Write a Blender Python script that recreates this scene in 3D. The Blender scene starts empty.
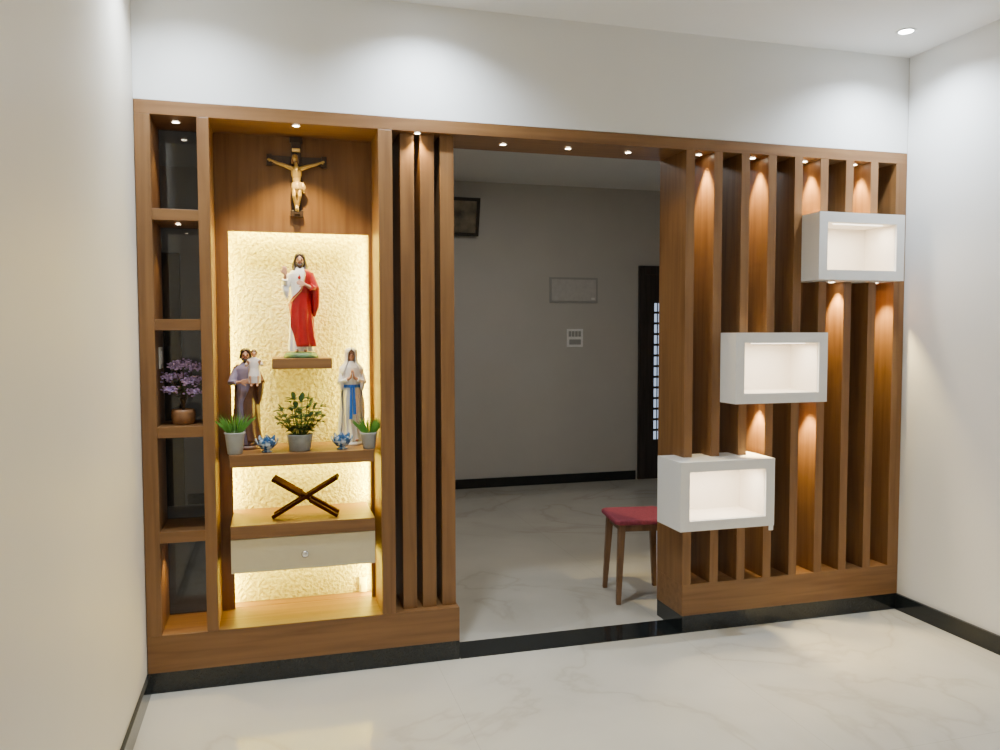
import bpy, bmesh, math, random
import numpy as np
from mathutils import Vector, Matrix
random.seed(7)
COL=bpy.context.scene.collection
PI=math.pi
# ------------------------------------------------------------------ camera
CAM=[0.511,-3.4891,1.4761,0.2762,0.0524,-0.0021,804.6064]
def rotm(yaw,pitch,roll):
    f=np.array([math.sin(yaw)*math.cos(pitch),math.cos(yaw)*math.cos(pitch),-math.sin(pitch)])
    r=np.array([math.cos(yaw),-math.sin(yaw),0.]); u=np.cross(r,f)
    return r*math.cos(roll)+u*math.sin(roll), -r*math.sin(roll)+u*math.cos(roll), f
r_,u_,f_=rotm(*CAM[3:6])
def at(x,y,plane,val):
    d=f_+r_*(x-500)/CAM[6]-u_*(y-375)/CAM[6]; t=(val-CAM[plane])/d[plane]
    p=np.array(CAM[:3])+d*t
    return Vector((float(p[0]),float(p[1]),float(p[2])))
cam=bpy.data.objects.new('camera',bpy.data.cameras.new('camera')); COL.objects.link(cam)
cam.matrix_world=Matrix(((r_[0],u_[0],-f_[0],CAM[0]),(r_[1],u_[1],-f_[1],CAM[1]),(r_[2],u_[2],-f_[2],CAM[2]),(0,0,0,1)))
cam.data.sensor_width=36; cam.data.lens=CAM[6]*36/1000; cam.data.clip_start=.02
bpy.context.scene.camera=cam
# ------------------------------------------------------------------ materials
def new_mat(name):
    m=bpy.data.materials.new(name); m.use_nodes=True
    nt=m.node_tree; return m,nt,nt.nodes['Principled BSDF']
def plain(name,c,rough=.5,metal=0,var=.06,scale=30,bump=0,emis=None,es=0,spec=None,bscale=None):
    m,nt,b=new_mat(name)
    tc=nt.nodes.new('ShaderNodeTexCoord'); n=nt.nodes.new('ShaderNodeTexNoise'); n.inputs['Scale'].default_value=scale
    n.inputs['Detail'].default_value=4
    nt.links.new(tc.outputs['Object'],n.inputs['Vector'])
    r=nt.nodes.new('ShaderNodeValToRGB')
    r.color_ramp.elements[0].position=.3; r.color_ramp.elements[1].position=.7
    r.color_ramp.elements[0].color=[max(0,x*(1-var)) for x in c]+[1]
    r.color_ramp.elements[1].color=[min(1,x*(1+var)) for x in c]+[1]
    nt.links.new(n.outputs['Fac'],r.inputs['Fac']); nt.links.new(r.outputs['Color'],b.inputs['Base Color'])
    b.inputs['Roughness'].default_value=rough; b.inputs['Metallic'].default_value=metal
    if spec is not None: b.inputs['Specular IOR Level'].default_value=spec
    if bump:
        bp=nt.nodes.new('ShaderNodeBump'); bp.inputs['Strength'].default_value=bump; bp.inputs['Distance'].default_value=.01
        if bscale:
            n2=nt.nodes.new('ShaderNodeTexNoise'); n2.inputs['Scale'].default_value=bscale; nt.links.new(tc.outputs['Object'],n2.inputs['Vector']); src=n2
        else: src=n
        nt.links.new(src.outputs['Fac'],bp.inputs['Height']); nt.links.new(bp.outputs['Normal'],b.inputs['Normal'])
    if emis: b.inputs['Emission Color'].default_value=list(emis)+[1]; b.inputs['Emission Strength'].default_value=es
    return m
def wood(name,axis,dark,mid,light,rough=.42,spec=.5):
    m,nt,b=new_mat(name)
    tc=nt.nodes.new('ShaderNodeTexCoord'); oi=nt.nodes.new('ShaderNodeObjectInfo')
    mp=nt.nodes.new('ShaderNodeMapping')
    sc=[34,34,34]; sc[axis]=2; mp.inputs['Scale'].default_value=sc
    mul=nt.nodes.new('ShaderNodeMath'); mul.operation='MULTIPLY'; mul.inputs[1].default_value=37
    nt.links.new(oi.outputs['Random'],mul.inputs[0])
    nt.links.new(tc.outputs['Object'],mp.inputs['Vector']); 
    cb=nt.nodes.new('ShaderNodeCombineXYZ'); 
    for k in range(3): nt.links.new(mul.outputs[0],cb.inputs[k])
    nt.links.new(cb.outputs[0],mp.inputs['Location'])
    n=nt.nodes.new('ShaderNodeTexNoise'); n.inputs['Scale'].default_value=1; n.inputs['Detail'].default_value=6; n.inputs['Distortion'].default_value=.6
    nt.links.new(mp.outputs[0],n.inputs['Vector'])
    r=nt.nodes.new('ShaderNodeValToRGB'); e=r.color_ramp.elements
    e[0].position=.25; e[0].color=list(dark)+[1]; e[1].position=.78; e[1].color=list(light)+[1]
    k=e.new(.5); k.color=list(mid)+[1]
    nt.links.new(n.outputs['Fac'],r.inputs['Fac']); nt.links.new(r.outputs['Color'],b.inputs['Base Color'])
    b.inputs['Roughness'].default_value=rough; b.inputs['Specular IOR Level'].default_value=spec
    bp=nt.nodes.new('ShaderNodeBump'); bp.inputs['Strength'].default_value=.1; bp.inputs['Distance'].default_value=.003
    nt.links.new(n.outputs['Fac'],bp.inputs['Height']); nt.links.new(bp.outputs['Normal'],b.inputs['Normal'])
    return m
WD,WM,WL=(.140,.061,.019),(.200,.096,.032),(.245,.124,.044)
wood_v=wood('teak_vertical',2,WD,WM,WL); wood_h=wood('teak_horizontal',0,WD,WM,WL)
dark_wood=wood('dark_wood',2,(.020,.011,.007),(.038,.019,.011),(.06,.03,.018))
door_wood=wood('door_dark_wood',2,(.022,.017,.015),(.04,.032,.028),(.06,.048,.042))
stool_wood=wood('stool_wood',2,(.14,.070,.034),(.21,.112,.056),(.28,.16,.085))
red_wood=wood('bookstand_wood',0,(.030,.006,.003),(.052,.012,.006),(.08,.020,.010),.9,.05)
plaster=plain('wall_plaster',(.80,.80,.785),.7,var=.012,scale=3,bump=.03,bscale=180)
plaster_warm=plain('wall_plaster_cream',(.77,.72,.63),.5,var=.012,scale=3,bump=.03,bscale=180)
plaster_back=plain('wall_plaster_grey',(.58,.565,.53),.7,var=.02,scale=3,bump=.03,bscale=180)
ceil_m=plain('ceiling_paint',(.84,.84,.83),.8,var=.01,scale=3)
black_granite=plain('black_granite',(.012,.015,.016),.12,var=.4,scale=300)
white_lac=plain('white_lacquer',(.78,.78,.77),.35,var=.01)
inner_lac=plain('warm_white_inner',(.90,.84,.74),.5,var=.01)
cream_lac=plain('cream_lacquer',(.62,.55,.36),.4,var=.02)
chrome=plain('brushed_metal',(.75,.75,.74),.22,metal=1,var=.03)
white_pl=plain('white_plastic',(.82,.82,.80),.35,var=.01)
grey_pl=plain('grey_plastic',(.40,.40,.39),.45,var=.02)
fix_ring=plain('fixture_ring',(.7,.68,.62),.35,var=.01)
lens_warm=plain('lamp_lens_warm',(1,.95,.85),.3,emis=(1,.86,.62),es=45)
lens_box=plain('lamp_lens_box',(1,.95,.85),.3,emis=(1,.9,.75),es=4)
lens_cool=plain('lamp_lens_cool',(1,1,1),.3,emis=(.92,.96,1),es=60)
def marble():
    m,nt,b=new_mat('marble_floor')
    tc=nt.nodes.new('ShaderNodeTexCoord')
    n1=nt.nodes.new('ShaderNodeTexNoise'); n1.inputs['Scale'].default_value=.7; n1.inputs['Detail'].default_value=8; n1.inputs['Distortion'].default_value=1.0
    nt.links.new(tc.outputs['Object'],n1.inputs['Vector'])
    s=nt.nodes.new('ShaderNodeMath'); s.operation='SUBTRACT'; s.inputs[1].default_value=.535; nt.links.new(n1.outputs['Fac'],s.inputs[0])
    a=nt.nodes.new('ShaderNodeMath'); a.operation='ABSOLUTE'; nt.links.new(s.outputs[0],a.inputs[0])
    r=nt.nodes.new('ShaderNodeValToRGB'); e=r.color_ramp.elements
    e[0].position=0; e[0].color=(.535,.50,.43,1); e[1].position=.016; e[1].color=(.595,.57,.50,1)
    k=e.new(.07); k.color=(.62,.595,.525,1)
    nt.links.new(a.outputs[0],r.inputs['Fac'])
    n2=nt.nodes.new('ShaderNodeTexNoise'); n2.inputs['Scale'].default_value=1.1; n2.inputs['Detail'].default_value=6; nt.links.new(tc.outputs['Object'],n2.inputs['Vector'])
    r2=nt.nodes.new('ShaderNodeValToRGB'); e=r2.color_ramp.elements
    e[0].position=.34; e[0].color=(.87,.87,.87,1); e[1].position=.62; e[1].color=(1,1,1,1)
    nt.links.new(n2.outputs['Fac'],r2.inputs['Fac'])
    mx=nt.nodes.new('ShaderNodeMixRGB'); mx.blend_type='MULTIPLY'; mx.inputs[0].default_value=1
    nt.links.new(r.outputs['Color'],mx.inputs[1]); nt.links.new(r2.outputs['Color'],mx.inputs[2])
    br=nt.nodes.new('ShaderNodeTexBrick'); br.inputs['Scale'].default_value=1; br.inputs['Brick Width'].default_value=1.2; br.inputs['Row Height'].default_value=1.2
    br.inputs['Mortar Size'].default_value=.0014; br.offset=0
    br.inputs['Color1'].default_value=(1,1,1,1); br.inputs['Color2'].default_value=(1,1,1,1); br.inputs['Mortar'].default_value=(.84,.83,.8,1)
    nt.links.new(tc.outputs['Object'],br.inputs['Vector'])
    m2=nt.nodes.new('ShaderNodeMixRGB'); m2.blend_type='MULTIPLY'; m2.inputs[0].default_value=1
    nt.links.new(mx.outputs[0],m2.inputs[1]); nt.links.new(br.outputs['Color'],m2.inputs[2])
    nt.links.new(m2.outputs[0],b.inputs['Base Color']); b.inputs['Roughness'].default_value=.12
    return m
marble_m=marble()
def stone():
    m,nt,b=new_mat('rough_cream_stone')
    tc=nt.nodes.new('ShaderNodeTexCoord')
    v=nt.nodes.new('ShaderNodeTexNoise'); v.inputs['Scale'].default_value=68; v.inputs['Detail'].default_value=2; v.inputs['Distortion'].default_value=.2
    nt.links.new(tc.outputs['Object'],v.inputs['Vector'])
    r=nt.nodes.new('ShaderNodeValToRGB'); e=r.color_ramp.elements
    e[0].position=.34; e[0].color=(.55,.47,.17,1); e[1].position=.6; e[1].color=(.82,.77,.38,1)
    nt.links.new(v.outputs['Fac'],r.inputs['Fac']); nt.links.new(r.outputs['Color'],b.inputs['Base Color'])
    bp=nt.nodes.new('ShaderNodeBump'); bp.inputs['Strength'].default_value=1; bp.inputs['Distance'].default_value=.011
    nt.links.new(v.outputs['Fac'],bp.inputs['Height']); nt.links.new(bp.outputs['Normal'],b.inputs['Normal'])
    b.inputs['Roughness'].default_value=.85; b.inputs['Specular IOR Level'].default_value=.2
    return m
stone_m=stone()
def smoked():
    m=bpy.data.materials.new('smoked_glass'); m.use_nodes=True; nt=m.node_tree; nt.nodes.clear()
    o=nt.nodes.new('ShaderNodeOutputMaterial'); t=nt.nodes.new('ShaderNodeBsdfTransparent'); t.inputs[0].default_value=(.56,.57,.60,1)
    g=nt.nodes.new('ShaderNodeBsdfGlossy'); g.inputs['Roughness'].default_value=.03; mx=nt.nodes.new('ShaderNodeMixShader'); mx.inputs[0].default_value=.05
    nt.links.new(t.outputs[0],mx.inputs[1]); nt.links.new(g.outputs[0],mx.inputs[2]); nt.links.new(mx.outputs[0],o.inputs[0]); return m
smoked_m=smoked()
# ------------------------------------------------------------------ mesh builder
class MB:
    def __init__(s,sc=1,off=(0,0,0)): s.bm=bmesh.new(); s.sc=sc; s.off=Vector(off)
    def v(s,p): return s.bm.verts.new(Vector(p)*s.sc+s.off)
    def box(s,x0,x1,y0,y1,z0,z1,rot=None,piv=None):
        ps=[(x,y,z) for x in (x0,x1) for y in (y0,y1) for z in (z0,z1)]
        if rot is not None:
            pv=Vector(piv) if piv is not None else Vector(((x0+x1)/2,(y0+y1)/2,(z0+z1)/2)); ps=[rot@(Vector(p)-pv)+pv for p in ps]
        v=[s.v(p) for p in ps]
        for f in ((0,1,3,2),(4,6,7,5),(0,4,5,1),(2,3,7,6),(0,2,6,4),(1,5,7,3)): s.bm.faces.new([v[i] for i in f])
        return s
    def rings(s,rs,cap=True):
        R=[[s.v(p) for p in r] for r in rs]; n=len(R[0])
        for a,b in zip(R,R[1:]):
            for i in range(n): s.bm.faces.new((a[i],a[(i+1)%n],b[(i+1)%n],b[i]))
        if cap: s.bm.faces.new(R[0][::-1]); s.bm.faces.new(R[-1])
        return s
    def lathe(s,prof,c=(0,0,0),n=28,cap=True):
        return s.rings([[(c[0]+r*math.cos(2*PI*i/n),c[1]+r*math.sin(2*PI*i/n),c[2]+z) for i in range(n)] for r,z in prof],cap)
    def tube(s,pts,rad,n=10):
        pts=[Vector(p) for p in pts]
        if not hasattr(rad,'__len__'): rad=[rad]*len(pts)
        rs=[]; t0=None
        for i,p in enumerate(pts):
            t=(pts[min(i+1,len(pts)-1)]-pts[max(i-1,0)]).normalized()
            if t0 is None:
                a=Vector((0,0,1)) if abs(t.z)<.9 else Vector((1,0,0)); x=t.cross(a).normalized()
            else: x=(x-t*x.dot(t)).normalized()
            t0=t; y=t.cross(x)
            rs.append([p+(x*math.cos(2*PI*k/n)+y*math.sin(2*PI*k/n))*rad[i] for k in range(n)])
        return s.rings(rs)
    def ell(s,c,r,n=14,m=10,rot=None):
        rs=[]
        for j in range(1,m):
            ph=PI*j/m
            ring=[]
            for i in range(n):
                p=Vector((r[0]*math.sin(ph)*math.cos(2*PI*i/n),r[1]*math.sin(ph)*math.sin(2*PI*i/n),-r[2]*math.cos(ph)))
                if rot is not None: p=rot@p
                ring.append(p+Vector(c))
            rs.append(ring)
        return s.rings(rs)
    def leaf(s,b,d,L,W,droop=.3,up=Vector((0,0,1)),k=4):
        b=Vector(b); d=Vector(d).normalized(); sd=d.cross(up)
        if sd.length<1e-3: sd=Vector((1,0,0))
        sd.normalize(); prev=None
        for i in range(k+1):
            t=i/k; p=b+d*L*t+Vector((0,0,-droop*L*t*t)); w=W*math.sin(PI*min(.97,max(.06,t**.8)))/2
            a=s.v(p+sd*w+Vector((0,0,w*.3))); m=s.v(p); c=s.v(p-sd*w+Vector((0,0,w*.3)))
            if prev: s.bm.faces.new((prev[0],a,m,prev[1])); s.bm.faces.new((prev[1],m,c,prev[2]))
            prev=(a,m,c)
        return s
    def build(s,name,mat,parent=None,bevel=0,smooth=False,remesh=0,solid=0,subd=0,local=False,tags=None):
        bmesh.ops.recalc_face_normals(s.bm,faces=s.bm.faces)
        if parent is not None and not local:
            bmesh.ops.translate(s.bm,verts=s.bm.verts,vec=-parent_loc(parent))
        me=bpy.data.meshes.new(name); s.bm.to_mesh(me); s.bm.free()
        o=bpy.data.objects.new(name,me); COL.objects.link(o); me.materials.append(mat)
        if smooth or remesh:
            for p in me.polygons: p.use_smooth=True
        if parent is not None: o.parent=parent
        if remesh:
            md=o.modifiers.new('r','REMESH'); md.mode='VOXEL'; md.voxel_size=remesh; md.use_smooth_shade=True
            ms=o.modifiers.new('s','SMOOTH'); ms.factor=.5; ms.iterations=2
        if solid:
            md=o.modifiers.new('t','SOLIDIFY'); md.thickness=solid; md.offset=0
        if subd:
            md=o.modifiers.new('u','SUBSURF'); md.levels=subd; md.render_levels=subd
        if bevel:
            md=o.modifiers.new('b','BEVEL'); md.width=bevel; md.segments=2; md.limit_method='ANGLE'
        if tags: tag(o,*tags)
        return o
def parent_loc(p):
    l=Vector((0,0,0))
    while p: l=l+Vector(p.location); p=p.parent
    return l
def tag(o,label=None,cat=None,group=None,kind=None):
    if label: o['label']=label
    if cat: o['category']=cat
    if group: o['group']=group
    if kind: o['kind']=kind
    return o
def thing(name,label,cat,loc=(0,0,0),rz=0,group=None):
    o=bpy.data.objects.new(name,None); COL.objects.link(o); o.location=loc; o.rotation_euler=(0,0,rz); o.empty_display_size=.05
    return tag(o,label,cat,group)
def struct(name,mb,mat,bevel=0):
    return tag(mb.build(name,mat,bevel=bevel),kind='structure')
def B(*a): return MB().box(*a)
# ------------------------------------------------------------------ room shell
HC=2.887; W=3.7; D=.27; YF=3.885; XL=-2.4; XR=5.6; YN=-5.2
struct('floor',B(XL-.1,XR+.1,YN-.1,YF+.1,-.1,0),marble_m)
struct('ceiling',B(XL-.1,XR+.1,YN-.1,YF+.1,HC,HC+.1),ceil_m)
struct('wall_left',B(-.12,0,YN,0,0,HC),plaster_warm)
struct('wall_right',B(W,W+.12,YN,0,0,HC),plaster)
struct('wall_front',B(-.12,W+.12,YN-.1,YN,0,HC),plaster_warm)
struct('wall_above_partition',B(0,W,0.004,D,2.402,HC),plaster)
struct('wall_divider_left',B(XL,-.001,0,D,0,HC),plaster_back)
struct('wall_divider_right',B(W+.001,XR,0,D,0,HC),plaster_back)
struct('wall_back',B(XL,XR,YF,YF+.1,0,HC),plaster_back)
struct('wall_back_left',B(XL-.1,XL,0,YF,0,HC),plaster_back)
struct('wall_back_right',B(XR,XR+.1,0,YF,0,HC),plaster_back)
struct('baseboard_right',B(W-.014,W,YN,-.001,0,.085),black_granite)
struct('baseboard_left',B(0,.014,YN,-.001,0,.085),black_granite)
dl0,dl1=at(157,300,1,YF)[0],at(181,300,1,YF)[0]
dr0=at(638,300,1,YF)[0]
struct('baseboard_back',B(dl1+.02,dr0-.02,YF-.014,YF,0,.09),black_granite)
struct('trim_1',B(1.312,2.424,0,.185,0,.004),black_granite)
ztop=at(650,266,1,YF)[2]
d=struct('door_1',B(dr0,dr0+.07,YF-.03,YF,0,ztop).box(dr0+.07,dr0+1.0,YF-.03,YF,ztop-.09,ztop).box(dr0+.93,dr0+1.0,YF-.03,YF,0,ztop-.09),door_wood,.004)
GX=at(653,370,1,YF)[0]
B(dr0+.07,GX,YF-.02,YF-.002,.0,ztop-.09).build('door_leaf',door_wood,d,local=True)
glass_m=plain('window_daylight_glass',(.55,.65,.8),.2,emis=(.55,.70,.95),es=.9)
gz0,gz1=at(657,440,1,YF)[2],at(657,302,1,YF)[2]
B(GX,dr0+.93,YF-.016,YF-.002,gz0,gz1).build('glass_pane',glass_m,d,local=True)
g=MB()
for i in range(8): g.box(GX+.03+i*.09,GX+.04+i*.09,YF-.024,YF-.016,gz0,gz1)
for i in range(14):
    z=gz0+(gz1-gz0)*i/13; g.box(GX,dr0+.93,YF-.024,YF-.016,z-.012,z+.012)
g.build('window_grille',door_wood,d,local=True)
B(GX,dr0+.93,YF-.02,YF-.002,0,gz0).box(GX,dr0+.93,YF-.02,YF-.002,gz1,ztop-.09).build('door_panel',door_wood,d,local=True)
zt2=at(168,253,1,YF)[2]
struct('door_2',B(dl0-.75,dl0,YF-.03,YF,0,zt2).box(dl0,dl1,YF-.045,YF,0,zt2),door_wood,.004)
# ------------------------------------------------------------------ altar cabinet (left part of partition)
Z0,ZB,ZH=.085,.24,2.345
e=.002
cab=thing('altar_cabinet','teak-coloured wooden altar cabinet with backlit niche, side shelves and three narrow slats','cabinet',(0.65,.14,0))
B(e,1.308,.002,D,0,Z0).build('plinth',black_granite,cab)
B(e,1.308,0,D,Z0,ZB).build('base',wood_h,cab,.002)
def post(x0,x1,par,y0=0,nm='post'): B(x0,x1,y0,D,ZB,ZH).build(nm,wood_v,par,.0015)
post(e,.06,cab); post(.234,.28,cab); post(.961,1.021,cab)
for x0 in (1.060,1.149,1.238): post(x0,x0+.062,cab,.04,'slat')
for z in (1.93,1.489,1.052,.62): B(.06,.234,.004,D,z,z+.045).build('shelf',wood_h,cab,.0015)
B(.06,.234,.255,.261,ZB,ZH).build('smoked_glass_panel',smoked_m,cab)
NX0,NX1,NZ1=.335,.945,at(300,233,1,.25)[2]
pn=MB()
pn.box(.28,.961,.25,D,NZ1,ZH); pn.box(.28,NX0,.25,D,ZB,NZ1); pn.box(NX1,.961,.25,D,ZB,NZ1)
pn.build('back_panel',wood_v,cab)
B(.28,.961,.345,.36,ZB-.02,NZ1+.05).build('stone_panel',stone_m,cab)
B(.27,.28,D,.36,ZB,NZ1+.06).box(.961,.971,D,.36,ZB,NZ1+.06).box(.27,.971,D,.36,NZ1+.05,NZ1+.06).build('recess_box',wood_v,cab)
B(.281,.960,D+.0005,.3445,ZB-.03,ZB).build('recess_floor',wood_h,cab)
zs=.970; SX=NX1-.012
B(NX0-.002,SX,.002,.344,zs-.052,zs).build('shelf',wood_h,cab,.0015)
ZK=.672
B(NX0-.002,SX,.002,.344,ZK-.056,ZK).build('shelf',wood_h,cab,.0015)
dr=B(NX0-.002,SX,.008,.026,.470,.613).build('drawer',cream_lac,cab,.0015)
B(NX0,SX-.002,.026,.30,.474,.614).build('drawer_box',wood_h,cab)
kp=at(305,553,1,0.0); 
kb=MB(); 
kb.tube([(kp.x,.008,kp.z),(kp.x,-.008,kp.z),(kp.x,-.010,kp.z),(kp.x,-.020,kp.z),(kp.x,-.025,kp.z)],[.006,.006,.014,.016,.009],20)
kb.build('knob',chrome,dr,smooth=True)
bz=1.367
b0,b1=at(272,360,1,.10)[0],at(332,360,1,.10)[0]
B(b0,b1,.10,.344,bz-.045,bz).build('bracket_shelf',wood_h,cab,.0015)
# ------------------------------------------------------------------ header beam
tag(B(e,W-e,0,D,ZH,2.4).build('header_beam',wood_h,bevel=.0015),'long teak-coloured beam running across the top of the whole partition','beam')
# ------------------------------------------------------------------ slat screen (right)
scr=thing('slat_screen','teak-coloured screen of deep vertical slats on a low base, right of the opening','screen',(3.06,.14,0))
B(2.427,W-e,.002,D,0,Z0).build('plinth',black_granite,scr)
B(2.425,W-e,0,D,Z0,ZB).build('base',wood_h,scr,.002)
boxes=[(3.071,3.57,1.732,2.060),(2.621,3.13,1.135,1.474),(2.338,2.843,.540,.868)]
YB0,YB1=-.135,.10
def slat(x0,x1,nm='slat'):
    cuts=sorted([(z0,z1) for bx0,bx1,z0,z1 in boxes if x0<bx1 and x1>bx0])
    m=MB(); z=ZB
    for a,b in cuts:
        m.box(x0,x1,0,D,z,a-.001); m.box(x0,x1,YB1+.001,D,a-.001,b+.001); z=b+.001
    m.box(x0,x1,0,D,z,ZH); m.build(nm,wood_v,scr)
for k in range(8): slat(2.425+.15*k,2.47+.15*k)
slat(3.632,W-e,'end_post')
lbl=['white open display box near the top right of the slat screen','white open display box at middle height on the slat screen','white open display box lowest on the screen, jutting past the opening edge']
for i,((x0,x1,z0,z1),L) in enumerate(zip(boxes,lbl)):
    t=thing('display_box',L,'display box',((x0+x1)/2,YB0,z0),0,'white display boxes on the slat screen')
    th=.048
    m=MB(); m.box(x0,x1,YB0,YB1,z0,z0+th).box(x0,x1,YB0,YB1,z1-th,z1).box(x0,x0+th,YB0,YB1,z0+th,z1-th).box(x1-th,x1,YB0,YB1,z0+th,z1-th)
    m.build('frame',white_lac,t,0)
    q=.002
    m=MB(); a0,a1,c0,c1=x0+th,x1-th,z0+th,z1-th
    m.box(a0,a1,YB1-.012,YB1,c0,c1).box(a0,a0+q,YB0+.012,YB1-.012,c0,c1).box(a1-q,a1,YB0+.012,YB1-.012,c0,c1).box(a0,a1,YB0+.012,YB1-.012,c0,c0+q).box(a0,a1,YB0+.012,YB1-.012,c1-q,c1)
    m.build('lining',inner_lac,t)
    MB().box(a0+.06,a1-.06,YB0+.03,YB0+.045,c1-q-.004,c1-q).build('light_lens',lens_box,t)
    la=bpy.data.lights.new('box_lamp','AREA'); la.energy=2.6; la.shape='RECTANGLE'; la.size=.30; la.size_y=.05; la.color=(1,.86,.68)
    lo=bpy.data.objects.new('box_lamp',la); COL.objects.link(lo); lo.location=((x0+x1)/2,YB0+.07,c1-.012)
    if i==2:
        p=at(771,530,1,YB0); B(p.x-.012,p.x+.012,YB0+.0,YB0+.002,.517,.5399).build('paper_tag',white_pl,t)
# ------------------------------------------------------------------ recessed spots
def spotlight(x,y,z,label,power=3,ang=75,rad=.019,cool=0,group='warm recessed spotlights in the partition',blend=.6):
    t=thing('recessed_spotlight',label,'spotlight',(x,y,z),0,group)
    n=24
    MB().lathe([(rad*.72,-.001),(rad,-.001),(rad*1.02,-.003),(rad*.95,-.005),(rad*.72,-.004)],(x,y,z),n,cap=False).build('trim_ring',fix_ring if not cool else white_pl,t,smooth=True)
    MB().lathe([(rad*.74,-.0005),(rad*.70,-.0032),(rad*.2,-.0036)],(x,y,z),n).build('lens',lens_cool if cool else lens_warm,t)
    l=bpy.data.lights.new('spot_lamp','SPOT'); l.energy=power; l.spot_size=math.radians(ang); l.spot_blend=blend; l.shadow_soft_size=rad*.6
    l.color=((1,.75,.32),(.80,.90,1),(1,.96,.89))[cool]
    o=bpy.data.objects.new('spot_lamp',l); COL.objects.link(o); o.parent=t; o.location=(0,0,-.012)
    return t
def hs(px,py): 
    p=at(px,py,2,ZH); return p.x,min(.23,max(.03,p.y))
spotlight(.147,.10,ZH,'warm spotlight above the top opening of the narrow side shelves',5)
x,y=hs(296,125); spotlight(x,y,ZH,'warm spotlight directly above the crucifix',38,105)
spotlight(1.135,.02,ZH,'warm spotlight above the three narrow slats left of the opening',12,90,rad=.017)
for px,py,L in ((503,144,'first'),(568,148,'middle'),(628,152,'last')):
    x,y=hs(px,py); spotlight(x,y,ZH,'warm spotlight over the open doorway, %s of the row of three from the left'%L,3,110)
spotlight(.147,.10,1.93,'warm spotlight under the highest of the narrow side shelves',4,rad=.014)
spotlight(.147,.10,.62,'warm spotlight under the lowest of the narrow side shelves',6,100,rad=.014)
ords=['above the slat bay next to the open doorway','above the second lit slat bay from the doorway','above the slat bay left of the topmost display box','above the topmost display box, nearest the right wall']
for k,L in zip((0,2,4,6),ords): spotlight(2.5325+.15*k,.075,ZH,'warm spotlight in the header beam '+L,64,64)
for x,z,L in ((3.285,1.732,'left of two under the topmost display box'),(3.552,1.732,'right of two under the topmost display box'),(2.835,1.135,'left of two under the middle display box'),(3.115,1.135,'right of two under the middle display box')):
    spotlight(x,.045,z,'warm spotlight, '+L,50,76)
spotlight(3.40,-.30,HC,'cool white downlight in the ceiling by the right corner',125,140,.045,1,'ceiling downlights',1)
for i,(x,y,w,c_,L) in enumerate(((1.15,-.28,105,1,'cool white downlight in the ceiling above the niche'),(.22,-.35,85,1,'cool white downlight in the ceiling by the left corner'),
    (.8,-2.3,38,2,'added unseen fill downlight above the photographer, left'),(2.9,-2.3,46,2,'added unseen fill downlight above the photographer, right'),(.8,-4.2,34,2,'added unseen fill downlight at the rear, left'),(2.9,-4.2,46,2,'added unseen fill downlight at the rear, right'))):  # these rear downlights are unseen, added as general fill for the near room
    spotlight(x,y,HC,L,w,140 if c_==1 else 160,.045,c_,'ceiling downlights',1)
def area(name,loc,size,sy,e,col,rot=(0,0,0)):
    l=bpy.data.lights.new(name,'AREA'); l.energy=e; l.size=size; l.color=col
    if sy: l.shape='RECTANGLE'; l.size_y=sy
    o=bpy.data.objects.new(name,l); COL.objects.link(o); o.location=loc; o.rotation_euler=rot; return o
area('back_room_fill',(2.2,1.6,HC-.03),.5,0,17,(1,.97,.92))  # unseen area light added to brighten the far room, no fixture modelled
YEL=(1,.80,.10)
for z0,z1,w in ((.98,NZ1-.02,10),(.68,.91,3.8),(ZB+.01,.465,3.6)):
    h=z1-z0; zz=(z0+z1)/2
    area('led_light',(.290,.305,zz),h,.05,w,YEL,(0,-PI/2,0))
    area('led_light',(.953,.305,zz),h,.05,w,YEL,(0,PI/2,0))
area('led_light',(.64,.305,NZ1+.035),.6,.05,7,YEL,(0,0,0))
area('led_light',(.64,.27,.912),.56,.03,2.6,YEL,(math.radians(20),0,0))
area('led_light',(.64,.27,.466),.56,.03,2.6,YEL,(math.radians(20),0,0))
# ------------------------------------------------------------------ back wall objects
pl=at(550,277,1,YF-.02); pr=at(598,303,1,YF-.02)
t=thing('distribution_board','flat grey electrical distribution board cover on the far wall','electrical panel',((pl.x+pr.x)/2,YF-.01,pr.z))
B(pl.x,pr.x,YF-.012,YF-.001,pr.z,pl.z).build('frame',grey_pl,t,.002)
B(pl.x+.02,pr.x-.02,YF-.018,YF-.012,pr.z+.02,pl.z-.02).build('cover',plain('cover_grey',(.58,.57,.55),.5),t,.002)
B(pr.x-.07,pr.x-.035,YF-.021,YF-.018,pr.z+.03,pr.z+.05).build('latch',white_pl,t)
pl=at(567,329,1,YF-.01); pr=at(583,347,1,YF-.01)
t=thing('switch_plate','white switch plate on the far wall below the grey electrical cover','switch',((pl.x+pr.x)/2,YF-.01,pr.z))
w=(pr.x-pl.x); h=pl.z-pr.z
B(pl.x,pr.x,YF-.01,YF-.001,pr.z,pl.z).build('plate',plain('bright_plate',(.95,.95,.94),.3),t,.002)
for i in range(4): B(pl.x+w*(.1+.2*i),pl.x+w*(.26+.2*i),YF-.014,YF-.01,pr.z+h*.58,pr.z+h*.88).build('rocker',grey_pl,t,.001)
B(pl.x+w*.14,pl.x+w*.86,YF-.013,YF-.01,pr.z+h*.14,pr.z+h*.42).build('socket',grey_pl,t,.001)
pl=at(438,196,1,YF-.08); pr=at(479,236,1,YF-.08)
t=thing('picture_frame','dark framed picture tilting forward high on the far wall','picture',((pl.x+pr.x)/2,YF-.05,pr.z)); 
w=(pr.x-pl.x); h=pl.z-pr.z; R=Matrix.Rotation(math.radians(14),3,'X')
pv=((pl.x+pr.x)/2,YF-.05,pr.z)
m=MB()
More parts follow.
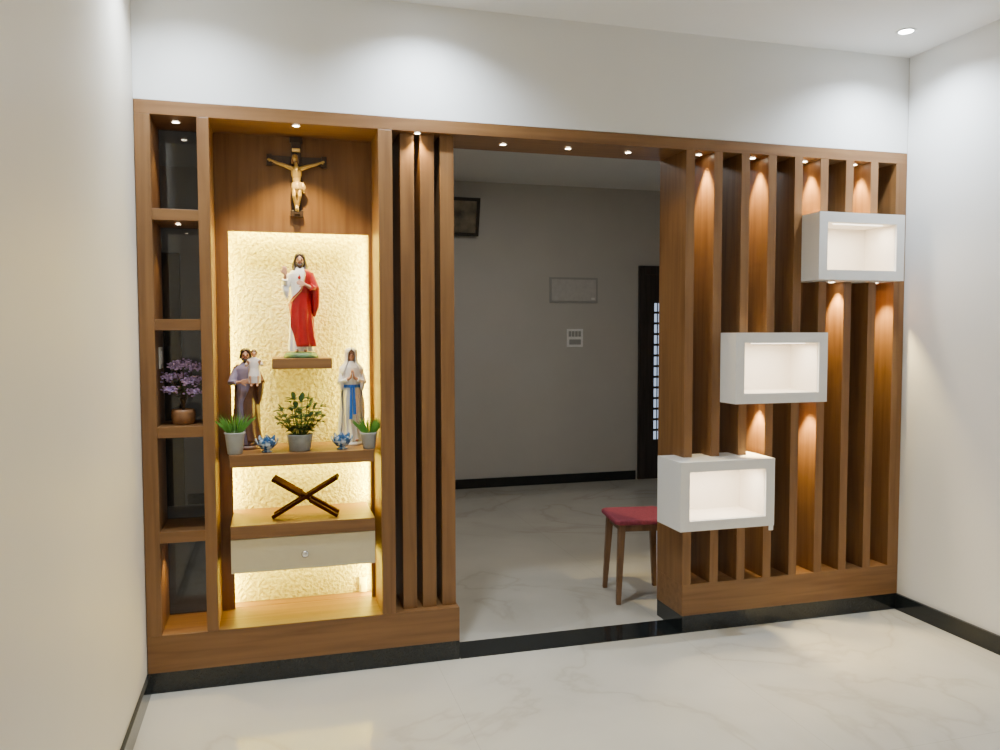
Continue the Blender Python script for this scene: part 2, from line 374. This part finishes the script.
for a in ((pl.x,pr.x,0,.03),(pl.x,pr.x,h-.03,h)): m.box(a[0],a[1],YF-.06,YF-.035,pr.z+a[2],pr.z+a[3],rot=R,piv=pv)
m.box(pl.x,pl.x+.03,YF-.06,YF-.035,pr.z+.03,pr.z+h-.03,rot=R,piv=pv).box(pr.x-.03,pr.x,YF-.06,YF-.035,pr.z+.03,pr.z+h-.03,rot=R,piv=pv)
m.build('frame',plain('black_frame',(.015,.012,.01),.35),t)
pic=plain('faded_print',(.20,.17,.12),.4,var=.7,scale=7)
MB().box(pl.x+.03,pr.x-.03,YF-.046,YF-.036,pr.z+.03,pr.z+h-.03,rot=R,piv=pv).build('print',pic,t)
t=thing('switch_plate','small white plate standing in for a bright reflected spot on the inner face of the cabinet left post','switch',(.061,.12,1.33))  # made-up plate and rocker in place of a small glowing reflection
B(.0605,.068,.09,.17,1.33,1.42).build('plate',white_pl,t,.002); B(.068,.071,.11,.15,1.35,1.40).build('rocker',white_pl,t,.001)
sp=at(363,587,1,.34)
t=thing('switch_plate','small cream switch plate at the right edge of the lowest lit niche','switch',(sp.x,.33,sp.z))
crm=plain('cream_plastic',(.86,.80,.52),.4)
B(sp.x-.018,sp.x+.018,.332,.3445,sp.z-.05,sp.z+.05).build('plate',crm,t,.002)
B(sp.x-.009,sp.x+.009,.328,.332,sp.z-.02,sp.z+.02).build('rocker',crm,t,.001)
# ------------------------------------------------------------------ stool
t=thing('stool','low wooden stool with maroon seat standing just beyond the doorway','stool',(2.47,.60,0),math.radians(-9))
mar=plain('maroon_fabric',(.27,.04,.068),.75,var=.2,scale=60,bump=.3)
s=.17; m=MB(); m.rings([[(x*s*k,y*s*k,z) for x,y in [(-1,-.86),(-.86,-1),(.86,-1),(1,-.86),(1,.86),(.86,1),(-.86,1),(-1,.86)]] for k,z in ((.96,.436),(1,.442),(1,.458),(.96,.465))])
m.build('seat',mar,t,local=True,bevel=.003)
s2=.125
for sx in (-1,1):
    for sy in (-1,1):
        a=Vector((sx*s2,sy*s2,.436)); b=Vector((sx*.148,sy*.148,0))
        m=MB(); rs=[]
        for q_,hw in ((0,.019),(1,.0125)):
            c=a.lerp(b,q_); rs.append([(c.x+dx*hw,c.y+dy*hw,c.z) for dx,dy in ((-1,-1),(1,-1),(1,1),(-1,1))])
        m.rings(rs); m.build('leg',stool_wood,t,local=True,bevel=.003)
m=MB()
for sy in (-1,1): m.box(-s2,s2,sy*s2-.009,sy*s2+.009,.395,.436).box(sy*s2-.009,sy*s2+.009,-s2,s2,.395,.436)
m.build('apron',stool_wood,t,local=True)
# ------------------------------------------------------------------ statues
skin=plain('painted_skin',(.55,.29,.18),.45,var=.05); hair_m=plain('brown_hair',(.035,.014,.008),.5,var=.3)
white_p=plain('white_glaze',(.84,.83,.80),.35,var=.03); red_p=plain('red_glaze',(.33,.003,.006),.3,var=.15)
gold_p=plain('gold_paint',(.62,.42,.14),.3,metal=.6,var=.1); green_p=plain('green_base',(.06,.14,.05),.5,var=.5)
mauve_p=plain('mauve_glaze',(.25,.21,.31),.4,var=.15); brown_p=plain('brown_glaze',(.13,.055,.03),.4,var=.25)
blue_p=plain('blue_glaze',(.02,.15,.60),.3,var=.15); eye_m=plain('eye_paint',(.02,.012,.01),.3); lip_m=plain('lip_paint',(.4,.1,.08),.4)
pink_p=plain('pale_robe_glaze',(.66,.60,.58),.4,var=.05)
ROBE=[(0,.122,.105),(.04,.120,.104),(.15,.110,.096),(.3,.102,.09),(.45,.097,.085),(.6,.094,.078),(.68,.100,.076),(.75,.112,.074),(.79,.112,.068),(.82,.088,.056),(.845,.05,.045),(.862,.038,.038)]
def rad(z):
    for (a,x0,y0),(b,x1,y1) in zip(ROBE,ROBE[1:]):
        if z<=b:
            t=(z-a)/(b-a); return x0+(x1-x0)*t,y0+(y1-y0)*t
    return .038,.038
def fold(z,th,n=11,amp=.07):
    k=max(0,min(1,(.74-z)/.4))
    return 1+amp*k*(1-2*abs(math.sin((n*th+2.2*math.sin(z*5))/2))**.8)*.8+amp*.5*k*math.cos(5*th+z*9)
def robe(mb,z0=0,z1=.862,n=110,m=36,off=0,nf=12,amp=.10):
    rs=[]
    for j in range(m+1):
        z=z0+(z1-z0)*j/m; rx,ry=rad(z)
        rs.append([((rx*fold(z,2*PI*i/n,nf,amp)+off)*math.sin(2*PI*i/n),-(ry*fold(z,2*PI*i/n,nf,amp)+off)*math.cos(2*PI*i/n),z) for i in range(n)])
    return mb.rings(rs)
def shell(mb,z0,z1,f0,f1,off=.012,m=28,n=72,nf=11,fl=0,amp=.13):
    G=[]
    for j in range(m+1):
        z=z0+(z1-z0)*j/m; rx,ry=rad(z); a0=math.radians(f0(z)); a1=math.radians(f1(z)); row=[]
        for i in range(n+1):
            th=a0+(a1-a0)*i/n; q=fold(z,th,nf,amp); o=off+fl*max(0,.8-z)*.1
            row.append(mb.v(((rx*q+o)*math.sin(th),-(ry*q+o)*math.cos(th),z)))
        G.append(row)
    for a,b in zip(G,G[1:]):
        for i in range(n): mb.bm.faces.new((a[i],a[i+1],b[i+1],b[i]))
    return mb
def interp(pts):
    def f(z):
        if z<=pts[0][0]: return pts[0][1]
        for (a,x),(b,y) in zip(pts,pts[1:]):
            if z<=b: return x+(y-x)*(z-a)/(b-a)
        return pts[-1][1]
    return f
def hand(mb,w,d,side,k=1):
    w=Vector(w); d=Vector(d).normalized(); side=Vector(side); side=(side-d*side.dot(d)).normalized()
    nrm=d.cross(side)
    for i in range(4):
        o=side*(-.0135+.009*i)*k
        mb.tube([w,w+d*.02*k+o,w+d*.036*k+o],[.009*k,.0075*k,.006*k],8)
        L=(.030,.036,.034,.026)[i]*k
        mb.tube([w+d*.034*k+o,w+d*(.034*k+L*.5)+o*1.1,w+d*(.034*k+L)+o*1.15+nrm*.004*k],[.0062*k,.0056*k,.0044*k],8)
    mb.tube([w+d*.008*k-side*.01*k,w+d*.024*k-side*.026*k,w+d*.04*k-side*.032*k],[.008*k,.0065*k,.0052*k],8)
def head(mb,c=(0,0,.925),k=1,sides=True):
    x,y,z=c
    mb.ell((x,y,z+.008*k),(.044*k,.053*k,.058*k)); mb.ell((x,y-.012*k,z-.022*k),(.033*k,.04*k,.042*k))
    mb.tube([(x,y-.05*k,z+.012*k),(x,y-.06*k,z-.004*k)],[.005*k,.0095*k],8)
    mb.ell((x-.019*k,y-.045*k,z+.018*k),(.014*k,.008*k,.005*k)); mb.ell((x+.019*k,y-.045*k,z+.018*k),(.014*k,.008*k,.005*k))
    for s_ in (-1,1): mb.ell((x+s_*.044*k,y+.004*k,z),(.007*k,.012*k,.016*k))
    mb.tube([(x,y+.005*k,z-.10*k),(x,y,z-.03*k)],[.034*k,.028*k],12)
def face(root,s,off,c=(0,0,.925),k=1):
    x,y,z=c
    for q in (-1,1): MB(s,off).ell((x+q*.018*k,y-.0495*k,z+.004*k),(.0078*k,.0045*k,.0045*k),10,6).build('eye',eye_m,root,smooth=True)
    m=MB(s,off); 
    for q in (-1,1): m.tube([(x+q*.009*k,y-.0515*k,z+.016*k),(x+q*.019*k,y-.052*k,z+.020*k),(x+q*.029*k,y-.045*k,z+.015*k)],.0022*k,6)
    m.build('eyebrows',hair_m,root)
    MB(s,off).ell((x,y-.0525*k,z-.022*k),(.011*k,.004*k,.0035*k),10,6).build('mouth',lip_m,root,smooth=True)
def body(root,s,off,arms,vox,nude=False,c=(0,0,.925),mat=None):
    m=MB(s,off); head(m,c)
    m.ell((0,0,.70),(.080,.055,.13)); m.ell((0,0,.54),(.072,.055,.08))
    for q in (-1,1):
        m.tube([(q*.04,0,.52),(q*.042,-.008,.28),(q*.04,0,.05)],[.048,.034,.022],12)
        m.ell((q*.042,-.060,.022),(.024,.055,.018))
    for sh,el,wr,d,side in arms:
        m.tube([sh,Vector(sh).lerp(Vector(el),.5),el,Vector(el).lerp(Vector(wr),.5),wr],[.03,.027,.022,.02,.014],10); hand(m,wr,d,side,1.25)
    return m.build('body',mat or skin,root,remesh=vox)
def hair(root,s,off,c=(0,0,.925),long=True,beard=True,vox=.0019,mat=None,name='hair',k=1):
    x,y,z=c; m=MB(s,off)
    m.ell((x,y+.010*k,z+.022*k),(.050*k,.052*k,.052*k))
    for q in (-1,1):
        m.tube([(x+q*.004*k,y-.030*k,z+.060*k),(x+q*.022*k,y-.042*k,z+.050*k),(x+q*.040*k,y-.030*k,z+.028*k),(x+q*.048*k,y-.012*k,z+.0*k),(x+q*.050*k,y,z-.03*k)],[.010*k,.013*k,.013*k,.013*k,.015*k],10)
        m.tube([(x+q*.004*k,y-.012*k,z+.068*k),(x+q*.03*k,y-.022*k,z+.055*k),(x+q*.045*k,y-.008*k,z+.03*k)],[.012*k,.016*k,.014*k],10)
    if long:
        for q in (-1,1):
            m.tube([(x+q*.046*k,y,z+.01*k),(x+q*.052*k,y-.002,z-.05*k),(x+q*.050*k,y-.025,z-.10*k),(x+q*.046*k,y-.045,z-.135*k)],[.014*k,.018*k,.017*k,.007*k],8)
            m.tube([(x+q*.05*k,y+.012,z+.0*k),(x+q*.062*k,y+.004,z-.06*k),(x+q*.066*k,y-.012,z-.12*k)],[.014*k,.018*k,.008*k],8)
        m.ell((x,y+.03*k,z-.05*k),(.055*k,.03*k,.075*k))
    else:
        m.ell((x,y+.025*k,z-.015*k),(.045*k,.032*k,.045*k))
    o=m.build(name,mat or hair_m,root,remesh=vox)
    if beard:
        m=MB(s,off)
        m.ell((x,y-.036*k,z-.054*k),(.024*k,.02*k,.032*k))
        for q in (-1,1): m.tube([(x+q*.036*k,y-.02*k,z-.014*k),(x+q*.03*k,y-.034*k,z-.038*k),(x,y-.045*k,z-.055*k)],[.008*k,.012*k,.014*k],8); m.tube([(x,y-.054*k,z-.013*k),(x+q*.018*k,y-.048*k,z-.022*k),(x+q*.022*k,y-.04*k,z-.04*k)],[.004*k,.0045*k,.005*k],6)
        m.build('beard',mat or hair_m,root,remesh=vox)
VX=.0018
cx=at(301,350,1,.19)[0]; s1=.437
t=thing('statue','painted statue of a bearded figure in white robe and red mantle on the bracket shelf','statue',(cx,.19,bz),0,'painted statues in the lit niche')
m=MB(); m.lathe([(.074,0),(.076,.006),(.07,.018),(.062,.024),(.05,.025)],(cx,.19,bz),36); m.build('base',green_p,t,smooth=True)
off=Vector((cx,.19,bz+.024))
A=[((-.10,0,.79),(-.150,-.03,.66),(-.145,-.085,.78),(-.1,-.05,1),(1,0,.2)),((.10,0,.79),(.14,-.05,.63),(.045,-.115,.68),(-1,-.1,.35),(0,.1,1))]
body(t,s1,off,A,VX); face(t,s1,off); hair(t,s1,off)
m=MB(s1,off); robe(m,.012)
m.tube([(-.09,0,.78),(-.150,-.03,.655),(-.147,-.075,.735)],[.040,.044,.033],14); m.tube([(-.145,-.03,.67),(-.14,-.04,.61),(-.13,-.04,.54)],[.040,.034,.012],12)
m.build('robe',white_p,t,remesh=VX)
m=MB(s1,off)
shell(m,.06,.835,interp([(.06,-18),(.2,-36),(.35,-58),(.48,-75),(.56,-38),(.62,-5),(.7,18),(.83,30)]),interp([(.06,215),(.6,230),(.83,200)]),.015,nf=11,fl=.22)
m.build('mantle',red_p,t,solid=.004,smooth=True)
m=MB(s1,off); m.tube([(.09,0,.79),(.145,-.045,.635),(.10,-.09,.655)],[.048,.050,.038],14); m.tube([(.145,-.04,.66),(.150,-.035,.56),(.15,-.03,.46),(.135,-.03,.36)],[.046,.044,.036,.012],12)
m.build('mantle_sleeve',red_p,t,remesh=VX)
MB(s1,off).ell((-.008,-.078,.752),(.016,.010,.018)).tube([(-.008,-.08,.765),(-.008,-.08,.785)],[.007,.002],6).build('heart',red_p,t,smooth=True)
m=MB(s1,off)
m.tube([(.050,-.080,.80),(.040,-.094,.72),(.008,-.104,.62),(-.055,-.106,.55),(-.105,-.045,.49)],.0055,8).build('gold_hem',gold_p,t,smooth=True)
# --- left statue with child
cx=at(247,432,1,.20)[0]; s2_=.425; sy=.20
t=thing('statue','painted statue of a bearded figure in mauve robe and brown mantle holding a child','statue',(cx,sy,zs),0,'painted statues in the lit niche')
MB().lathe([(.056,0),(.058,.005),(.053,.016),(.045,.018)],(cx,sy,zs),30).build('base',brown_p,t,smooth=True)
off=Vector((cx,sy,zs+.016))
A=[((-.10,0,.79),(-.135,-.05,.64),(-.05,-.115,.66),(1,-.2,.1),(0,0,1)),((.10,0,.79),(.145,-.05,.65),(.09,-.125,.66),(-.8,-.3,.1),(0,0,1))]
body(t,s2_,off,A,VX); face(t,s2_,off); hair(t,s2_,off,long=False)
m=MB(s2_,off); robe(m,.012)
m.tube([(-.09,0,.78),(-.14,-.05,.645),(-.09,-.09,.66)],[.040,.042,.030],14)
m.build('robe',mauve_p,t,remesh=VX)
m=MB(s2_,off); shell(m,.04,.83,interp([(.04,5),(.25,-8),(.45,-15),(.6,20),(.83,42)]),interp([(.05,312),(.5,300),(.83,290)]),.014,nf=10,fl=.15)
m.build('mantle',brown_p,t,solid=.004,smooth=True)
m=MB(s2_,off); m.tube([(.09,0,.78),(.145,-.05,.645),(.10,-.09,.66)],[.043,.046,.032],14); m.tube([(.14,-.05,.65),(.135,-.05,.54),(.12,-.04,.42)],[.040,.034,.012],12)
m.build('mantle_sleeve',brown_p,t,remesh=VX)
ch=Vector((.085,-.115,.60)); k=.40
co=off+ch*s2_
m=MB(s2_*k,co); head(m,(0,0,.86),1.45)
m.ell((0,0,.6),(.11,.09,.17))
for q in (-1,1):
    m.tube([(q*.07,0,.35),(q*.08,-.14,.28),(q*.07,-.15,.08)],[.06,.05,.03],10); m.ell((q*.07,-.18,.06),(.03,.055,.025))
    m.tube([(q*.12,0,.70),(q*.19,-.06,.56),(q*.13,-.14,.62)],[.036,.03,.022],10); hand(m,(q*.13,-.14,.62),(q*.2,-.6,.8),(1,0,0),1.6)
c=m.build('child',skin,t,remesh=.0014)
for q in (-1,1): MB(s2_*k,co).ell((q*.026,-.073,.87),(.011,.006,.008),8,6).build('eye',eye_m,c,smooth=True)
MB(s2_*k,co).ell((0,.012,.905),(.076,.078,.072)).build('hair',plain('light_brown_hair',(.09,.04,.018),.5),c,smooth=True)
m=MB(s2_*k,co); m.rings([[((rx)*math.sin(2*PI*i/32)*(1+.06*math.cos(7*2*PI*i/32)),cy-ry*math.cos(2*PI*i/32),z) for i in range(32)] for z,rx,ry,cy in ((.12,.15,.14,-.06),(.3,.155,.15,-.05),(.5,.13,.115,-.01),(.66,.135,.1,0),(.74,.10,.07,0),(.78,.05,.05,0))])
for q in (-1,1): m.tube([(q*.11,0,.71),(q*.19,-.06,.565),(q*.15,-.12,.605)],[.045,.046,.036],12)
m.build('robe',pink_p,c,remesh=.0014)
# --- right statue
cx=at(352,430,1,.21)[0]; s3=.425; sy=.21
t=thing('statue','painted statue of a veiled figure in white with blue sash and hands joined','statue',(cx,sy,zs),0,'painted statues in the lit niche')
MB().lathe([(.05,0),(.052,.005),(.048,.014),(.04,.016)],(cx,sy,zs),30).build('base',white_p,t,smooth=True)
off=Vector((cx,sy,zs+.014))
A=[((-.09,0,.79),(-.115,-.04,.63),(-.016,-.105,.69),(.12,-.18,1),(0,1,.1)),((.09,0,.79),(.115,-.04,.63),(.016,-.105,.69),(-.12,-.18,1),(0,1,.1))]
body(t,s3,off,A,VX); face(t,s3,off)
m=MB(s3,off)
for q in (-1,1): m.tube([(q*.003,-.044,.972),(q*.020,-.048,.962),(q*.036,-.038,.943),(q*.042,-.024,.915),(q*.042,-.016,.885)],[.004,.005,.005,.005,.004],8)
m.build('hair',plain('auburn_hair',(.16,.07,.03),.5),t,remesh=.0014)
m=MB(s3,off); robe(m,.012)
for q in (-1,1): m.tube([(q*.08,0,.78),(q*.118,-.04,.635),(q*.050,-.085,.665)],[.038,.040,.030],14); m.tube([(q*.112,-.045,.65),(q*.105,-.055,.55)],[.036,.014],12)
m.build('robe',white_p,t,remesh=VX)
m=MB(s3,off); shell(m,.06,.80,interp([(.06,66),(.5,75),(.8,60)]),interp([(.06,294),(.5,285),(.8,300)]),.014,nf=10,fl=.2)
m.build('mantle',white_p,t,solid=.004,smooth=True)
m=MB(s3,off); G=[]
prof=[(1.006,.010,.012,.0,4),(1.000,.036,.044,.0,3),(.986,.056,.066,.0,3),(.972,.063,.071,.002,14),(.95,.066,.070,.004,30),(.92,.066,.068,.008,35),(.88,.064,.066,.012,37),(.84,.074,.068,.01,36),(.80,.112,.080,0,34),(.76,.126,.092,0,38),(.70,.130,.094,0,48)]
for z,rx,ry,cy,a_ in prof:
    a0=math.radians(a_); row=[]
    for i in range(41):
        th=a0+(2*PI-2*a0)*i/40; w_=1+.03*math.cos(10*th)*max(0,(.9-z)/.2); row.append(m.v((rx*w_*math.sin(th),cy-ry*w_*math.cos(th),z)))
    G.append(row)
for a,b in zip(G,G[1:]):
    for i in range(40): m.bm.faces.new((a[i],a[i+1],b[i+1],b[i]))
m.build('veil',white_p,t,solid=.0035,smooth=True)
m=MB(s3,off); shell(m,.58,.612,lambda z:-75,lambda z:75,.009,m=3,nf=12,amp=.06)
for q,L in ((-.013,.25),(.013,.30)):
    rs=[]
    for j in range(9):
        z=.60-(.60-L)*j/8; w=.008+.007*j/8; ry=rad(z)[1]+.018
        rs.append([(q*(1+.7*j/8)+dx*w,-ry+dy*.006,z) for dx,dy in ((-1,-1),(1,-1),(1,1),(-1,1))])
    m.rings(rs)
m.build('sash',blue_p,t,solid=.002)
# --- crucifix
p0=at(296,160,1,.25); xc=p0.x
t=thing('crucifix','dark wooden crucifix with pale gold figure on the panel above the niche','crucifix',(xc,.25,2.0))
zt=at(296,137,1,.235)[2]; zb_=at(296,216,1,.235)[2]; za=at(296,161,1,.235)[2]
ax0,ax1=at(267,160,1,.235)[0],at(326,160,1,.235)[0]
m=MB(); m.box(xc-.021,xc+.021,.228,.2495,zb_,min(zt,2.34)); m.box(ax0,xc-.021,.230,.2495,za-.018,za+.018); m.box(xc+.021,ax1,.230,.2495,za-.018,za+.018)
m.box(xc-.028,xc+.028,.226,.2495,zb_-.004,zb_+.024)
m.box(ax0-.002,ax0+.020,.227,.2495,za-.024,za+.024); m.box(ax1-.020,ax1+.002,.227,.2495,za-.024,za+.024); m.box(xc-.027,xc+.027,.226,.2495,min(zt,2.34)-.022,min(zt,2.34)+.002)
m.build('cross',dark_wood,t,bevel=.0015)
ivory=plain('pale_gold_figure',(.56,.37,.10),.35,metal=.35,var=.08)
m=MB()
def c3(a,b,c_): return (xc+a,.214+b,za+c_)
hd=Vector(c3(-.006,-.012,.005))
m.ell(hd,(.0125,.0145,.017)); m.ell(hd+Vector((0,-.006,-.008)),(.009,.01,.011)); m.ell(hd+Vector((0,-.0155,-.002)),(.0025,.004,.005),8,6)
m.tube([c3(0,0,-.035),hd],[.009,.008],10)
m.ell(c3(0,0,-.058),(.024,.0145,.034)); m.ell(c3(0,0,-.088),(.018,.012,.024)); m.ell(c3(.002,0,-.108),(.021,.014,.018))
for q in (-1,1):
    m.tube([c3(q*.018,0,-.038),c3(q*.05,0,-.026),c3(q*.078,.002,-.018),c3(q*.105,.006,-.006)],[.0105,.0085,.0072,.005],10)
    hb=Vector(c3(q*.105,.006,-.006)); dd=Vector((q*.9,-.1,.3)).normalized(); hand(m,hb,dd,(-q*.3,0,1),.28)
    m.tube([c3(q*.010,0,-.115),c3(q*.012,-.016,-.160),c3(q*.004,0,-.200),c3(q*.003,-.002,-.208)],[.0125,.0088,.0062,.005],10)
    m.ell(c3(q*.004,-.008,-.214),(.005,.008,.012))
cb=m.build('body',ivory,t,remesh=.0016)
m=MB(); m.rings([[(xc+.002+rx*math.sin(2*PI*i/28)*(1+.06*math.cos(6*2*PI*i/28)),.214-ry*math.cos(2*PI*i/28)*(1+.06*math.cos(6*2*PI*i/28)),za+z) for i in range(28)] for z,rx,ry in ((-.136,.026,.019),(-.12,.0265,.02),(-.105,.0245,.0175),(-.098,.021,.015))])
m.tube([c3(.022,-.006,-.10),c3(.032,-.004,-.12),c3(.028,-.004,-.145)],[.008,.009,.003],8)
m.build('loincloth',plain('gold_cloth',(.60,.40,.13),.4,metal=.3),t,smooth=True)
m=MB(); m.ell(hd+Vector((0,.005,.004)),(.0145,.0145,.016)); m.ell(hd+Vector((0,-.009,-.016)),(.007,.006,.009)); m.ell(hd+Vector((.012,0,-.012)),(.005,.008,.014)); m.ell(hd+Vector((-.012,0,-.012)),(.005,.008,.014))
m.build('hair',plain('dark_gold_hair',(.25,.14,.06),.5),t,remesh=.0013)
B(xc-.018,xc+.018,.216,.2265,za+.035,za+.052).build('scroll_plaque',gold_p,t,bevel=.002)
B(xc-.012,xc+.012,.205,.228,za-.236,za-.227).build('footrest',dark_wood,t)
# ------------------------------------------------------------------ plants
leaf_g=plain('grass_green',(.10,.28,.04),.5,var=.35,scale=25); leaf_d=plain('dark_leaf',(.034,.10,.03),.4,var=.45,scale=25)
pot_w=plain('pale_grey_pot',(.38,.42,.45),.4,var=.06); pot_m=plain('marbled_pot',(.34,.40,.44),.35,var=.3,scale=18); soil=plain('soil',(.03,.02,.012),.95,var=.4,scale=90)
def potshape(r0,r1,h,th=.004): return [(r0*.9,0),(r0,.002),(r1,h-.006),(r1+.0025,h-.005),(r1+.0025,h),(r1-th,h),(r1-th-.001,h-.008)]
def grass_pot(px,py,y,r0,r1,h,label,bl,n=120,spread=.05):
    c=at(px,py,1,y); x=c.x
    t=thing('potted_plant',label,'plant',(x,y,zs),0,'small pots of green grass on the niche shelf')
    MB().lathe(potshape(r0,r1,h),(x,y,zs),30).build('pot',pot_w,t,smooth=True)
    MB().lathe([(r1-.004,h-.012),(r1-.004,h-.006)],(x,y,zs),20).build('soil',soil,t)
    m=MB()
    for i in range(n):
        a=random.uniform(0,2*PI); q=random.random()**.6; b=Vector((x+math.cos(a)*q*r1*.7,y+math.sin(a)*q*r1*.7,zs+h-.008))
        d=Vector((math.cos(a)*q*.75,math.sin(a)*q*.6,1)); L=bl*random.uniform(.65,1.05)
        m.leaf(b,d,L,.0055,.2,up=Vector((math.sin(a),-math.cos(a),.1)))
    m.build('grass',leaf_g,t)
grass_pot(235,450,.045,.030,.040,.092,'pale grey pot of green grass at the left end of the niche shelf',.115)
grass_pot(369,446,.05,.026,.036,.072,'small pale pot of green grass at the right end of the niche shelf',.10)
c=at(300,445,1,.08); x=c.x; y=.08
t=thing('potted_plant','marbled grey pot with a bushy dark green plant in the middle of the niche shelf','plant',(x,y,zs))
MB().lathe(potshape(.045,.054,.072),(x,y,zs),32).build('pot',pot_m,t,smooth=True)
MB().lathe([(.049,.06),(.049,.066)],(x,y,zs),20).build('soil',soil,t)
m=MB(); st=MB()
# spreading branches with broad pointed leaves set along them
for i in range(18):
    a=2*PI*i*.382+.3; q=(.15,.6,1.05)[i%3]; L=(.155,.135,.105)[i%3]*random.uniform(.92,1.06)
    b=Vector((x+math.cos(a)*.015,y+math.sin(a)*.012,zs+.062)); d=Vector((math.cos(a)*q,math.sin(a)*q*.7,1)).normalized()
    pts=[b+d*L*j/4 for j in range(5)]; st.tube(pts,[.0028,.0026,.0022,.0018,.001],6)
    for j in range(1,5):
        for sg in (-1,1):
            aa=a+sg*random.uniform(.6,1.3); ld=Vector((math.cos(aa),math.sin(aa)*.8,random.uniform(.25,.7)))
            m.leaf(pts[j],ld,.044*random.uniform(.85,1.15),.026,.35,k=5)
    m.leaf(pts[4],d+Vector((0,0,.2)),.045,.024,.2,k=5)
m.build('foliage',leaf_d,t); st.build('stems',leaf_d,t)
x=.150; y=.11; zp=1.097
t=thing('potted_plant','brown pot of purple blossom branches on the narrow side shelf','plant',(x,y,zp))
MB().lathe([(.038,0),(.044,.004),(.048,.03),(.048,.05),(.044,.062),(.04,.062),(.039,.054)],(x,y,zp),30).build('pot',plain('brown_pot',(.28,.14,.06),.45,var=.2),t,smooth=True)
MB().lathe([(.038,.05),(.038,.055)],(x,y,zp),20).build('soil',soil,t)
st=MB(); fl=MB(); lf=MB()
tips=[(-.030,-.01,.266),(.008,-.02,.274),(.044,.01,.258),(-.050,-.02,.218),(-.015,.02,.222),(.054,.0,.205),(.020,-.03,.200),(-.045,-.03,.165),(.046,-.02,.158)]
for (a,b,c_) in tips:
    p0=Vector((x,y,zp+.05)); p2=Vector((x+a,y+b,zp+c_-.02)); p1=p0.lerp(p2,.5)+Vector((-a*.25,0,.01))
    st.tube([p0,p1,p2],[.0028,.002,.0013],6)
    for k in range(60):
        v=Vector((random.gauss(0,.015),random.gauss(0,.013),random.gauss(0,.0080))); fl.ell(p2+v,(.0052,.0052,.0042),6,4)
    for k in range(3): lf.leaf(p1+Vector((0,0,.01*k)),Vector((random.uniform(-1,1),random.uniform(-1,.5),.5)),.03,.012,.3)
st.build('stems',plain('twig_brown',(.08,.05,.03),.7),t); fl.build('blossoms',plain('purple_blossom',(.50,.36,.68),.6,var=.35,scale=50),t,smooth=True); lf.build('leaves',leaf_d,t)
# ------------------------------------------------------------------ tealight holders
def petal_mat():
    m,nt,b=new_mat('blue_white_petal')
    tc=nt.nodes.new('ShaderNodeTexCoord'); w=nt.nodes.new('ShaderNodeTexNoise'); w.inputs['Scale'].default_value=45
    nt.links.new(tc.outputs['Object'],w.inputs['Vector']); r=nt.nodes.new('ShaderNodeValToRGB'); e=r.color_ramp.elements
    e[0].position=.46; e[0].color=(.03,.13,.36,1); e[1].position=.60; e[1].color=(.55,.70,.85,1); nt.links.new(w.outputs['Fac'],r.inputs['Fac'])
    nt.links.new(r.outputs['Color'],b.inputs['Base Color']); b.inputs['Roughness'].default_value=.1; return m
pm=petal_mat()
for px,py,L in ((267,446,'blue and white lotus-shaped tealight holder left of the bushy plant'),(342,444,'blue and white lotus-shaped tealight holder right of the bushy plant')):
    c=at(px,py,1,.07); x=c.x; y=.07
    t=thing('tealight_holder',L,'candle holder',(x,y,zs),0,'lotus tealight holders')
    MB().lathe([(.022,0),(.024,.003),(.014,.008),(.012,.012),(.02,.016),(.026,.022)],(x,y,zs),8).build('foot',pm,t)
    m=MB()
    for ring,(n,r0,r1,h,w) in enumerate(((6,.016,.042,.044,.042),(6,.012,.032,.056,.036))):
        for i in range(n):
            a=2*PI*(i+.5*ring)/n; er=Vector((math.cos(a),math.sin(a),0)); et=Vector((-math.sin(a),math.cos(a),0)); prev=None
            for u,ww in ((0,.3),(.5,1),(.8,.75),(1,.10)):
                c_=Vector((x,y,zs+.014))+er*(r0+(r1-r0)*math.sin(u*PI/2))+Vector((0,0,h*u**1.2)); ww=w*ww/2
                row=(m.v(c_-et*ww),m.v(c_+er*.006),m.v(c_+et*ww))
                if prev: m.bm.faces.new((prev[0],prev[1],row[1],row[0])); m.bm.faces.new((prev[1],prev[2],row[2],row[1]))
                prev=row
    m.build('petals',pm,t,solid=.002)
    MB().lathe([(.013,.02),(.014,.034),(.012,.034),(.002,.033)],(x,y,zs),20).build('candle',white_p,t)
# ------------------------------------------------------------------ book stand
pc=at(306,500,1,.12); xk=pc.x; zk=ZK
t=thing('book_stand','folding reddish wooden book stand forming an X on the lower niche shelf','book stand',(xk,.12,zk),math.radians(-8))
ang=math.radians(31); Lh=.162; hb_=.007; zc_=Lh*math.sin(ang)+hb_*math.cos(ang)
for sgn in (-1,1):
    m=MB(); R=Matrix.Rotation(sgn*ang,3,'Y')
    def bb(a,b,y0,y1): m.box(a,b,y0,y1,zc_-hb_,zc_+hb_,rot=R,piv=(0,0,zc_))
    up=(.022,Lh) if sgn<0 else (-Lh,-.022); lo=(-Lh,-.022) if sgn<0 else (.022,Lh)
    bb(up[0],up[1],-.05,.05)
    if sgn<0:
        bb(-.022,.022,-.05,-.03); bb(-.022,.022,.03,.05); bb(lo[0],lo[1],-.05,-.025); bb(lo[0],lo[1],.025,.05)
    else:
        bb(-.022,.022,-.028,.028); bb(lo[0],lo[1],-.05,-.025) ; bb(lo[0],lo[1],.025,.05)
    m.build('board',red_wood,t,local=True)
w=bpy.data.worlds.new('world'); bpy.context.scene.world=w; w.use_nodes=True
w.node_tree.nodes['Background'].inputs[0].default_value=(.3,.35,.4,1); w.node_tree.nodes['Background'].inputs[1].default_value=.2
